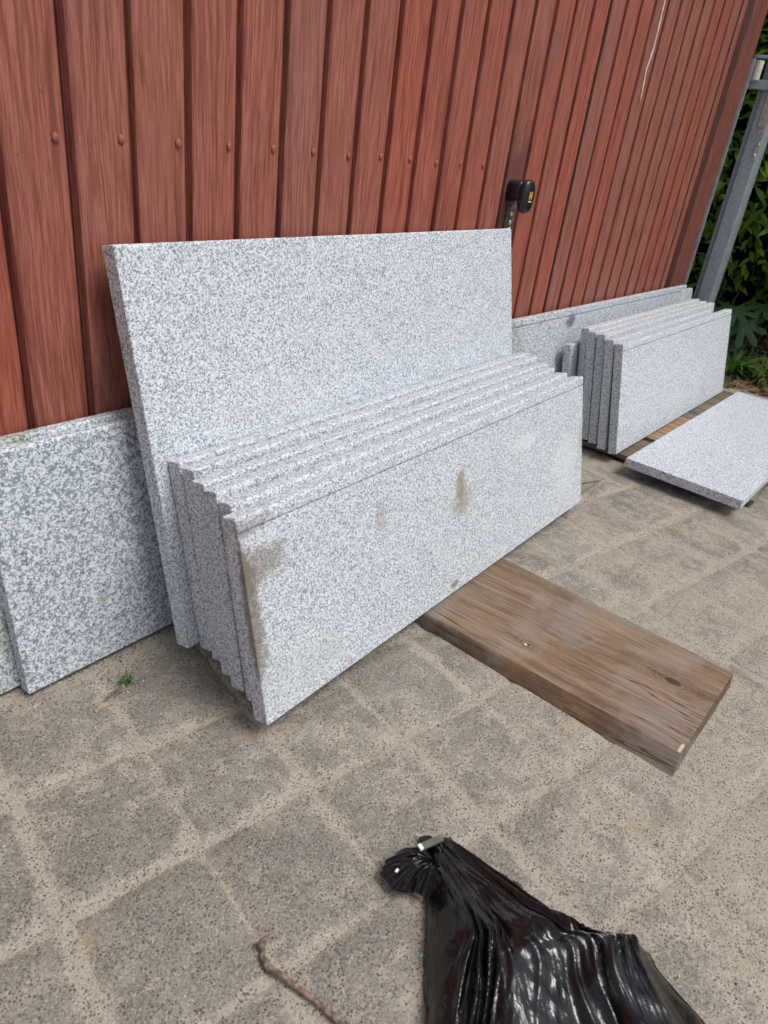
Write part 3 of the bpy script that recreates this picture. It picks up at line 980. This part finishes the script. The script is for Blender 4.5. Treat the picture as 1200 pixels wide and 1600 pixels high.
for dz in (-0.022, 0.024):
    bm = bmesh.new()
    bmesh.ops.create_uvsphere(bm, u_segments=14, v_segments=8, radius=0.009, matrix=Matrix.Translation((-0.005, -0.023 - dz * 0.1, 1.068 + dz)) @ Matrix.Diagonal((0.7, 1, 1, 1)))
    link('bolt_head', mesh('bolt_head', bm, M_chrome, True), post)
link('latch_strap', box_me('latch_strap', (-0.010, -0.002, -0.022, 0.004, 1.165, 1.40), M_chrome, 0.002, 2), post)
bm = bmesh.new()
bmesh.ops.create_cone(bm, cap_ends=True, segments=14, radius1=0.011, radius2=0.009, depth=0.014,
                      matrix=Matrix.Translation((-0.012, -0.018, 1.146)) @ Matrix.Rotation(pi / 2, 4, 'Y'))
link('bolt_head', mesh('bolt_head', bm, M_chrome), post)
bm = bmesh.new()
bmesh.ops.create_cone(bm, cap_ends=True, segments=12, radius1=0.006, radius2=0.005, depth=0.008,
                      matrix=Matrix.Translation((-0.013, -0.012, 1.205)) @ Matrix.Rotation(pi / 2, 4, 'Y'))
link('bolt_head', mesh('bolt_head', bm, M_chrome), post)
# bracket with guide roller between door frame and post
link('bracket', box_me('bracket_bottom', (-0.04, 0.02, -0.16, 0.10, 1.315, 1.352), M_galv, 0.002), post)
link('bracket', box_me('bracket_top', (-0.04, 0.02, -0.16, 0.10, 1.437, 1.449), M_galv, 0.002), post)
link('bracket', box_me('bracket_end', (-0.04, 0.02, 0.1005, 0.106, 1.315, 1.449), M_galv, 0.001), post)
bm = bmesh.new()
bmesh.ops.create_cone(bm, cap_ends=True, segments=24, radius1=0.021, radius2=0.021, depth=0.078, matrix=Matrix.Translation((-0.052, 0.074, 1.385)))
bevel(bm, 0.004, 2)
link('guide_roller', mesh('guide_roller', bm, M_nylon, False), post)

# ------------------------------------------------------------------ planting at the right
def leaf_me(name, L, W, mat, fold=0.25, curve=0.2):
    st = [(0, 0.06), (0.18, 0.62), (0.42, 1.0), (0.68, 0.78), (0.88, 0.35), (1, 0.02)]
    vs, fs = [], []
    for t, w in st:
        x = t * L
        z = -curve * L * t * t
        hw = W / 2 * w
        vs += [(x, -hw, z + hw * fold), (x, 0, z), (x, hw, z + hw * fold)]
    for i in range(len(st) - 1):
        a = i * 3
        fs += [(a, a + 1, a + 4, a + 3), (a + 1, a + 2, a + 5, a + 4)]
    return pydata(name, vs, fs, mat, True)

def leaf_xf(p, nrm, size, rnd):
    """leaf pointing outward and drooping, face roughly to nrm"""
    d = Vector((nrm.x * 0.5 + rnd.uniform(-.8, .8), nrm.y * 0.5 + rnd.uniform(-.8, .8), rnd.uniform(-0.7, 0.45))).normalized()
    up = (Vector((0, 0, 1)) + nrm * rnd.uniform(0.1, 0.9) + Vector((rnd.uniform(-.4, .4), rnd.uniform(-.4, .4), 0))).normalized()
    y = up.cross(d).normalized()
    z = d.cross(y).normalized()
    return Matrix(((d.x, y.x, z.x, 0), (d.y, y.y, z.y, 0), (d.z, y.z, z.z, 0), (0, 0, 0, 1))), size

def joined(name, metas, mats, parent=None, smooth=True):
    """join many placed copies of small template meshes into one mesh; metas = (template verts, faces, matrix, scale, matindex)"""
    vs, fs, mi = [], [], []
    for tv, tf, M, s, k, p in metas:
        b = len(vs)
        for v in tv:
            vs.append(tuple(M @ (v * s) + p))
        for f in tf:
            fs.append(tuple(b + i for i in f))
            mi.append(k)
    me = pydata(name, vs, fs, mats, smooth)
    me.polygons.foreach_set('material_index', mi)
    return link(name, me, parent)

def tmpl(me):
    return [v.co.copy() for v in me.vertices], [tuple(p.vertices) for p in me.polygons]

hedge = empty('laurel_hedge', (4.7, 0.9, 0))
tag(hedge, 'bright green laurel hedge behind the grey steel post', 'hedge')
LM = [leaf_me('leaf', 0.095, 0.030, M_leaf), leaf_me('leaf', 0.11, 0.034, M_leaf2, 0.2, 0.3), leaf_me('leaf', 0.085, 0.032, M_leafd, 0.3, 0.1)]
LT = [tmpl(m) for m in LM]
Ri = R.transposed()
def px(p):
    c = Ri @ (Vector(p) - Vector((0, 0, 0.95)))
    return (600 + c.x / -c.z * 1108.2, 800 - c.y / -c.z * 1108.2) if c.z < -0.1 else None
rnd = random.Random(5)
cand = []
for k in range(9000):
    z = rnd.uniform(0.30, 2.1)
    y = rnd.uniform(-1.2, 2.3)
    bulge = 0.12 * noise.noise(Vector((y * 2.2, z * 2.2, 0.5)))
    dep = abs(rnd.gauss(0, 0.13))
    x = 4.38 + bulge + dep + (0.12 if z < 0.5 else 0)
    cand.append((x, y, z, dep))
cand.sort(key=lambda q: q[0])
n_obj, rest = 0, []
for (x, y, z, dep) in cand:
    M, s = leaf_xf((x, y, z), Vector((-1, -0.25, 0)), rnd.uniform(0.6, 1.15), rnd)
    r_ = rnd.random()
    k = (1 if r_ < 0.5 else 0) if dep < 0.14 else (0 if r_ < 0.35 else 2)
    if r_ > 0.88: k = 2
    q = px((x, y, z))
    if q and n_obj < 300 and 1080 < q[0] < 1210 and -10 < q[1] < 560:
        o = link('leaf', LM[k], hedge)
        o.matrix_local = Matrix.Translation(Vector((x, y, z)) - hedge.location) @ M @ Matrix.Diagonal((s, s, s, 1))
        n_obj += 1
    else:
        rest.append((*LT[k], M.to_3x3(), s, k, Vector((x, y, z)) - Vector(hedge.location)))
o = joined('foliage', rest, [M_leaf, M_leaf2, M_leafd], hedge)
o['kind'] = 'stuff'
# dark inner mass of old leaves and stems
rest = []
for k in range(14000):
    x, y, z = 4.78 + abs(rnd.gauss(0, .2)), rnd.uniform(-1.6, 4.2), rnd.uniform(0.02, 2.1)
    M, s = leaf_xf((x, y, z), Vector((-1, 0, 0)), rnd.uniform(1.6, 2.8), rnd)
    rest.append((*LT[2], M.to_3x3(), s, 0, Vector((x, y, z)) - Vector(hedge.location)))
for k in range(7000):
    x, y, z = 5.35 + abs(rnd.gauss(0, .15)), rnd.uniform(-1.6, 4.4), rnd.uniform(0.02, 2.1)
    M, s = leaf_xf((x, y, z), Vector((-1, 0, 0)), rnd.uniform(2.6, 4.0), rnd)
    rest.append((*LT[2], M.to_3x3(), s, 0, Vector((x, y, z)) - Vector(hedge.location)))
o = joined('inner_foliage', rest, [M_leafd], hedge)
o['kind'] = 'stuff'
bm = bmesh.new()
for k in range(70):
    y = rnd.uniform(-1.2, 2.8)
    x = rnd.uniform(4.5, 4.85)
    p = Vector((x, y, 0))
    pts = []
    for q in range(6):
        pts.append((p.x - 4.7, p.y - 0.9, p.z))
        p += Vector((rnd.uniform(-.06, .04), rnd.uniform(-.10, .10), rnd.uniform(.15, .45)))
    add_tube(bm, pts, [0.008 * (1 - 0.12 * q) for q in range(6)], 5)
o = link('stem', mesh('stem', bm, M_twig, True), hedge)
o['kind'] = 'stuff'

# bank of leaf litter below the hedge
def bank_h(x, y):
    f = max(0.0, min(1.0, (x - 4.28) / 0.75))
    f = f * f * (3 - 2 * f)
    return f * 0.34 * (0.75 + 0.35 * noise.noise(Vector((x * 2.1, y * 2.1, 0)))) + 0.012 * noise.noise(Vector((x * 14, y * 14, 3)))
vs, fs = [], []
NX, NY = 60, 90
for j in range(NY + 1):
    for i in range(NX + 1):
        x = 3.99 + (8.0 - 3.99) * (i / NX) ** 1.6
        y = -3.0 + 7.0 * j / NY
        vs.append((x, y, bank_h(x, y) - 0.012))
for j in range(NY):
    for i in range(NX):
        a = j * (NX + 1) + i
        fs.append((a, a + 1, a + NX + 2, a + NX + 1))
bk = link('soil_bank', pydata('soil_bank', vs, fs, M_soil, True))
tag(bk, kind='structure')
DM = [leaf_me('dead', 0.055, 0.030, M_dead, 0.5, -0.25), leaf_me('dead', 0.045, 0.018, M_deadp, 0.6, 0.35)]
DT = [tmpl(m) for m in DM]
lit = []
for k in range(5200):
    x, y = 3.92 + abs(rnd.gauss(0, 0.42)), rnd.uniform(-0.6, 1.6)
    if x > 5.4 or (x < 4.0 and rnd.random() < 0.6): continue
    z = max(bank_h(x, y), 0) + rnd.uniform(0.0, 0.014)
    E_ = Euler((rnd.gauss(0, .45), rnd.gauss(0, .45), rnd.uniform(0, 6.3))).to_matrix()
    kk = 1 if rnd.random() < (0.30 if x < 4.3 else 0.62) else 0
    lit.append((*DT[kk], E_, rnd.uniform(0.5, 1.25), kk, Vector((x, y, z))))
o = joined('leaf_litter', lit, [M_dead, M_deadp])
tag(o, 'brown and beige dead leaves scattered on the soil below the hedge', 'leaf litter', kind='stuff')
# ivy-like small green leaves over the foot of the bank
lit = []
for k in range(900):
    x, y = rnd.uniform(4.35, 4.75), rnd.uniform(-0.4, 1.4)
    z = bank_h(x, y) + rnd.uniform(0.0, 0.20)
    if noise.noise(Vector((x * 4, y * 4, z * 3))) < 0.02: continue
    M, s = leaf_xf((x, y, z), Vector((-1, -.2, 0.3)), rnd.uniform(0.3, 0.6), rnd)
    lit.append((*LT[0], M.to_3x3(), s, rnd.choice((0, 1, 1)), Vector((x, y, z))))
o = joined('ground_ivy', lit, [M_leaf, M_leafd])
tag(o, 'small green ground leaves growing over the litter under the hedge', 'ground cover', kind='stuff')
# bare twigs in the litter
bm = bmesh.new()
for k in range(60):
    x, y = rnd.uniform(4.25, 4.75), rnd.uniform(0.3, 1.0)
    p = Vector((x, y, bank_h(x, y)))
    pts = [p.copy()]
    d = Vector((rnd.uniform(-.5, .3), rnd.uniform(-.6, .6), rnd.uniform(0.2, 1))).normalized()
    for q in range(4):
        p += d * rnd.uniform(0.03, 0.05); d = (d + Vector((rnd.uniform(-.4, .4), rnd.uniform(-.4, .4), rnd.uniform(-.4, .3)))).normalized()
        pts.append(p.copy())
    add_tube(bm, pts, [0.0028, 0.0024, 0.002, 0.0016, 0.001], 4)
o = link('dry_twigs', mesh('dry_twigs', bm, M_dry, True))
tag(o, 'thin bare dry twigs standing in the leaf litter under the hedge', 'twigs', kind='stuff')

# green weed with feathery arching leaves
wl = leaf_me('weed_leaf', 0.15, 0.022, M_weed, 0.3, 0.55)
wl2 = leaf_me('weed_leaf', 0.11, 0.032, M_weed, 0.3, 0.7)
def weed(cx, cy, n, s0, label, seed, hz=0.0):
    r = random.Random(seed)
    root = empty('weed_plant', (cx, cy, hz))
    tag(root, label, 'weed')
    for k in range(n):
        a = r.uniform(0, 2 * pi)
        el = r.uniform(0.25, 1.25)
        st = r.uniform(0.0, 0.07)
        h = r.uniform(0, 0.10)
        o = link('leaf', r.choice((wl, wl, wl2)), root, (st * cos(a), st * sin(a), h * s0))
        o.rotation_euler = Euler((r.uniform(-.5, .5), -el, a))
        sc = s0 * r.uniform(0.6, 1.15)
        o.scale = (sc, sc, sc)
    return root
weed(4.12, 0.70, 95, 0.9, 'bushy green weed growing beyond the far end of the right granite stack', 1)
weed(4.17, 0.55, 85, 0.85, 'feathery green weed at the right edge, on the soil before the litter bank', 2)
weed(4.30, 0.80, 50, 0.75, 'dark weed deep between granite stack end and hedge foot', 3)
# plant with big lobed leaves
def lobed(mat):
    bm = bmesh.new()
    c = bm.verts.new((0, 0, 0))
    ring = []
    n = 7
    for k in range(n * 4):
        a = -2.3 + 4.6 * k / (n * 4 - 1)
        lobe = abs(math.cos((k / 4) * pi))
        r_ = (0.055 + 0.075 * lobe) * (1.15 - 0.12 * abs(a))
        ring.append(bm.verts.new((r_ * cos(a), r_ * sin(a), -0.30 * r_ + 0.02 * lobe)))
    for k in range(len(ring) - 1):
        bm.faces.new((c, ring[k], ring[k + 1]))
    return mesh('lobed_leaf', bm, mat, True)
fl = lobed(M_fig)
fig = empty('lobed_leaf_plant', (4.30, 0.80, 0))
tag(fig, 'dark green plant with large lobed leaves right of the granite stack', 'plant')
for (dx, dy, dz, rz, ry, s) in ((0, 0.02, 0.33, 3.6, 0.5, 1.0), (0.0, -0.05, 0.27, 3.9, 0.9, 1.05), (0.05, 0.08, 0.26, 2.8, 0.8, 0.8), (-0.03, -0.02, 0.17, 4.2, 1.0, 0.8), (0.1, -0.10, 0.36, 4.0, 0.4, 0.8)):
    o = link('lobed_leaf', fl, fig, (dx, dy, dz))
    o.rotation_euler = Euler((0.2, ry, rz))
    o.scale = (s, s, s)
    bm = bmesh.new()
    add_tube(bm, [(0.02, 0, 0), (dx * .6 + .02, dy * .6, dz * .7), (dx, dy, dz)], 0.003, 5)
    link('stalk', mesh('stalk', bm, M_weed, True), fig)

# ------------------------------------------------------------------ litter on the paving
def place(name, me, loc, rot, label, cat, group=None):
    o = link(name, me, None, loc, rot)
    return tag(o, label, cat, group)
bm = bmesh.new()
tw = [(0.418, 0.3690), (0.4085, 0.3725), (0.3965, 0.3715), (0.3945, 0.3630), (0.3890, 0.3600), (0.3865, 0.350), (0.3842, 0.340), (0.3890, 0.322), (0.3915, 0.298), (0.3955, 0.275), (0.3956, 0.250), (0.3974, 0.235), (0.397, 0.20), (0.402, 0.15)]
rr = [q * 1.2 for q in [0.0012, 0.0026, 0.0046, 0.0030, 0.0030, 0.0040, 0.0040, 0.0033, 0.0031, 0.0030, 0.0030, 0.0044, 0.0034, 0.003]]
P3 = [(x, y, 0.0035 + r + 0.0015 * noise.noise(Vector((x * 40, y * 40, 0)))) for (x, y), r in zip(tw, rr)]
add_tube(bm, P3, rr, 9)
o = link('twig', mesh('twig', bm, M_twigr, True))
tag(o, 'crooked brown twig with knots on the paving left of the black bag', 'twig')
# wood chip, sprig and crumbs in front of the left slab
bm = bmesh.new()
add_box(bm, -0.013, 0.013, -0.0036, 0.0036, 0, 0.004)
bevel(bm, 0.0012)
place('wood_chip', mesh('wood_chip', bm, M_dry), (0.4985, 0.878, 0.0012), (0.05, 0, 0.05), 'pale wood chip on the ground before the dark speckled slab', 'wood chip')
spr = empty('green_sprig', (0.568, 0.905, 0.002))
tag(spr, 'tiny green sprig on the ground at the foot of the dark speckled slab', 'sprig')
ml = leaf_me('leaflet', 0.010, 0.0045, M_weed, 0.3, 0.4)
for k in range(22):
    o = link('leaflet', ml, spr, (random.gauss(0, .006), random.gauss(0, .005), random.uniform(0, .006)))
    o.rotation_euler = (random.uniform(-.6, .6), random.uniform(-1.1, 0.2), random.uniform(0, 6.3))
bm = bmesh.new()
add_tube(bm, [(0.512, .888, .003), (0.525, .893, .005), (0.540, .896, .004), (0.553, .899, .003)], [.0015, .003, .0028, .001], 6)
add_tube(bm, [(0.53, .885, .003), (0.538, .889, .0045), (0.548, .888, .003)], [.001, .002, .001], 6)
o = link('bark_crumb', mesh('bark_crumb', bm, M_twigr, True))
tag(o, 'rusty brown bark crumbs between wood chip and green sprig', 'bark')
# crooked wire by the end of the front slab
bm = bmesh.new()
add_tube(bm, [(2.08, .70, .004), (2.14, .678, .004), (2.20, .652, .004), (2.205, .648, .004), (2.16, .648, .004), (2.06, .652, .004), (1.99, .65, .004)], 0.0018, 6)
o = link('bent_wire', mesh('bent_wire', bm, M_twigr, True))
tag(o, 'bent rusty wire on the paving past the right end of the front slab', 'wire')
# loose grit: pale and dark crumbs
bm = bmesh.new()
bmesh.ops.create_icosphere(bm, subdivisions=1, radius=1)
IV = [v.co.copy() for v in bm.verts]
IF = [tuple(v.index for v in f.verts) for f in bm.faces]
bm.free()
gr = []
rg = random.Random(11)
for k in range(3400):
    x, y = rg.uniform(0.1, 3.2), rg.uniform(-0.5, 0.95)
    if x > 1.6 and rg.random() < 0.5: continue
    if y > 0.60 and rg.random() < 0.4: continue
    r_ = rg.choice((0.0007, 0.0008, 0.001, 0.001, 0.0013, 0.0018)) * rg.uniform(0.7, 1.3)
    M = Euler((rg.uniform(0, 6), rg.uniform(0, 6), 0)).to_matrix() @ Matrix.Diagonal((1, rg.uniform(.6, 1.2), rg.uniform(.4, .8)))
    gr.append((IV, IF, M, r_, 0 if rg.random() < 0.30 else (1 if rg.random() < 0.6 else 2), Vector((x, y, 0.0012 + r_ * 0.4))))
for k in range(900):
    # dirt gathered along the foot of the slabs
    x = rg.uniform(0.15, 2.2)
    y = (1.0 - 0.02 * x - abs(rg.gauss(0, 0.06))) if x < 0.75 else (0.66 - 0.01 * x - abs(rg.gauss(0, 0.03)) + rg.choice((0, 0.06)))
    if 1.08 < x < 1.50: continue
    r_ = rg.uniform(0.0008, 0.0024)
    M = Euler((rg.uniform(0, 6), rg.uniform(0, 6), 0)).to_matrix() @ Matrix.Diagonal((1, rg.uniform(.5, 1.2), rg.uniform(.3, .7)))
    gr.append((IV, IF, M, r_, rg.choice((1, 2, 1, 2, 0)), Vector((x, y, 0.0012 + r_ * 0.3))))
o = joined('loose_grit', gr, [simple('grit_white', (0.62, 0.60, 0.55), .8), simple('grit_brown', (0.20, 0.155, 0.11), .9), simple('grit_dark', (0.09, 0.085, 0.08), .9)], smooth=False)
tag(o, 'loose grit and pale crumbs strewn over the sandy paving', 'grit', kind='stuff')

# ------------------------------------------------------------------ black bag
bag = empty('plastic_bag', (0.62, 0.10, 0))
tag(bag, 'crumpled shiny black plastic bag lying on the paving in the foreground', 'bag')
BO = Vector((0.62, 0.10, 0))
def catmull(P, t):
    n = len(P) - 1
    x = min(max(t, 0), 0.9999) * n
    i = int(x); f = x - i
    p = [Vector(P[max(0, min(n, i + k))]) for k in (-1, 0, 1, 2)]
    return 0.5 * ((2 * p[1]) + (-p[0] + p[2]) * f + (2 * p[0] - 5 * p[1] + 4 * p[2] - p[3]) * f * f + (-p[0] + 3 * p[1] - 3 * p[2] + p[3]) * f ** 3)
LC = [(0.652, 0.290), (0.606, 0.255), (0.566, 0.226), (0.520, 0.196), (0.478, 0.168), (0.40, 0.12), (0.30, 0.05), (0.20, -0.05)]
RC = [(0.690, 0.262), (0.690, 0.205), (0.690, 0.150), (0.688, 0.100), (0.688, 0.062), (0.697, 0.020), (0.700, 0.000), (0.742, -0.024), (0.728, -0.052), (0.705, -0.115), (0.66, -0.18), (0.52, -0.24)]
HC = [0.034, 0.052, 0.068, 0.082, 0.086, 0.074, 0.055, 0.035]
def bag_pt(u, v):
    l, r_ = catmull(LC, v), catmull(RC, v)
    k = min(v, .9999) * (len(HC) - 1); i = int(k); f = k - i
    h = HC[i] * (1 - f) + HC[i + 1] * f
    s = (u + 1) / 2
    p = l.lerp(r_, s)
    arch = (1 - abs(u) ** 2.6) ** 0.75
    # folds run from the gathered end, fanning out
    ph = u * 3.6 + 1.4 * noise.noise(Vector((u * 1.6, v * 1.6, 1.3)))
    rid = 1 - abs(noise.noise(Vector((ph, v * 1.8, 2.2)))) * 2.2
    rid2 = (1 - abs(noise.noise(Vector((ph * 3.1, v * 4.5, 7.7)))) * 3) * max(0.25, noise.noise(Vector((u * 2.5, v * 3, 1.1))) + 0.5) * 1.5
    crum = noise.noise(Vector((p.x * 38, p.y * 38, 0.7)))
    crum2 = 1 - 2.4 * abs(noise.noise(Vector((p.x * 24 + p.y * 8, p.y * 13 - p.x * 4, 9.1))))
    amp = (0.003 + 0.011 * min(1, v * 1.8)) * (1 - abs(u) ** 6 * 0.7)
    z = h * arch + amp * (rid * 1.0 + rid2 * 0.55) + (0.001 + 0.0010 * v) * crum + (0.001 + 0.0008 * v) * crum2
    z = max(z, 0.004 + 0.003 * crum) if abs(u) < 0.999 else 0.003 + max(0, crum * 0.004)
    q = Vector((p.x, p.y, z))
    ax = (r_ - l).normalized()
    q += Vector((ax.x, ax.y, 0)) * (amp * 0.8 * noise.noise(Vector((ph * 1.3 + 4, v * 2.5, 5))))
    if abs(u) > 0.97:
        q += Vector((ax.x, ax.y, 0)) * 0.006 * noise.noise(Vector((v * 11, u, 3))) 
    return q - BO
NU, NV = 190, 200
vs, fs = [], []
for j in range(NV + 1):
    v = (j / NV) ** 1.15
    for i in range(NU + 1):
        vs.append(tuple(bag_pt(-1 + 2 * i / NU, v)))
for j in range(NV):
    for i in range(NU):
        a = j * (NU + 1) + i
        fs.append((a, a + 1, a + NU + 2, a + NU + 1))
me = pydata('bag_body', vs, fs, M_bag, True)
link('bag_body', me, bag)
# gathered ruffle at the far end
def ruffle(name, C, a0, a1, rad, h0, h1, folds, seed, lift=0.012, res=90):
    vs, fs = [], []
    NR = 26
    for j in range(NR + 1):
        t = j / NR
        for i in range(res + 1):
            s = i / res
            a = a0 + (a1 - a0) * s
            r_ = rad(s) * t
            w = 1 - 2 * abs(noise.noise(Vector((s * folds, t * 1.2, seed))))
            w2 = noise.noise(Vector((s * folds * 2.6, t * 3, seed + 4)))
            z = h0 * (1 - t) + h1 * t + lift * 0.6 * w * min(1, t * 3) * (1.3 - t) + 0.004 * w2 + 0.018 * sin(pi * t)
            r2 = r_ + 0.002 * w2 * t
            vs.append((C[0] + r2 * cos(a) - BO.x, C[1] + r2 * sin(a) - BO.y, max(0.003, z)))
    for j in range(NR):
        for i in range(res):
            a = j * (res + 1) + i
            fs.append((a, a + 1, a + res + 2, a + res + 1))
    return link(name, pydata(name, vs, fs, M_bag, True), bag)
ruffle('bag_neck', (0.632, 0.262), radians(95), radians(205), lambda s: 0.044 + 0.030 * sin(pi * min(1, s * 1.25)) + 0.006 * noise.noise(Vector((s * 9, 0, 0))), 0.036, 0.016, 9, 3.3)
ruffle('bag_flap', (0.655, 0.165), radians(-25), radians(75), lambda s: 0.046 + 0.014 * noise.noise(Vector((s * 6, 1, 0))), 0.030, 0.008, 6, 8.1, 0.008, 60)
ruffle('bag_flap', (0.648, 0.255), radians(10), radians(100), lambda s: 0.050 + 0.016 * noise.noise(Vector((s * 7, 5, 0))), 0.034, 0.006, 7, 6.4, 0.010, 60)
def strip(name, a, b, w, th, mat):
    a, b = Vector(a) - BO, Vector(b) - BO
    d = (b - a)
    L = d.length
    bm = bmesh.new()
    add_box(bm, 0, L, -w / 2, w / 2, -th / 2, th / 2)
    bevel(bm, th * 0.3)
    o = link(name, mesh(name, bm, mat), bag, a)
    o.rotation_euler = d.to_track_quat('X', 'Z').to_euler()
    return o
strip('tie_strip', (0.622, 0.281, 0.060), (0.655, 0.2675, 0.060), 0.010, 0.003, M_tape)
strip('tag', (0.6175, 0.2825, 0.061), (0.6225, 0.2805, 0.0615), 0.009, 0.003, M_tag)
strip('tag', (0.5745, 0.2895, 0.046), (0.5800, 0.290, 0.046), 0.0035, 0.002, M_tag)
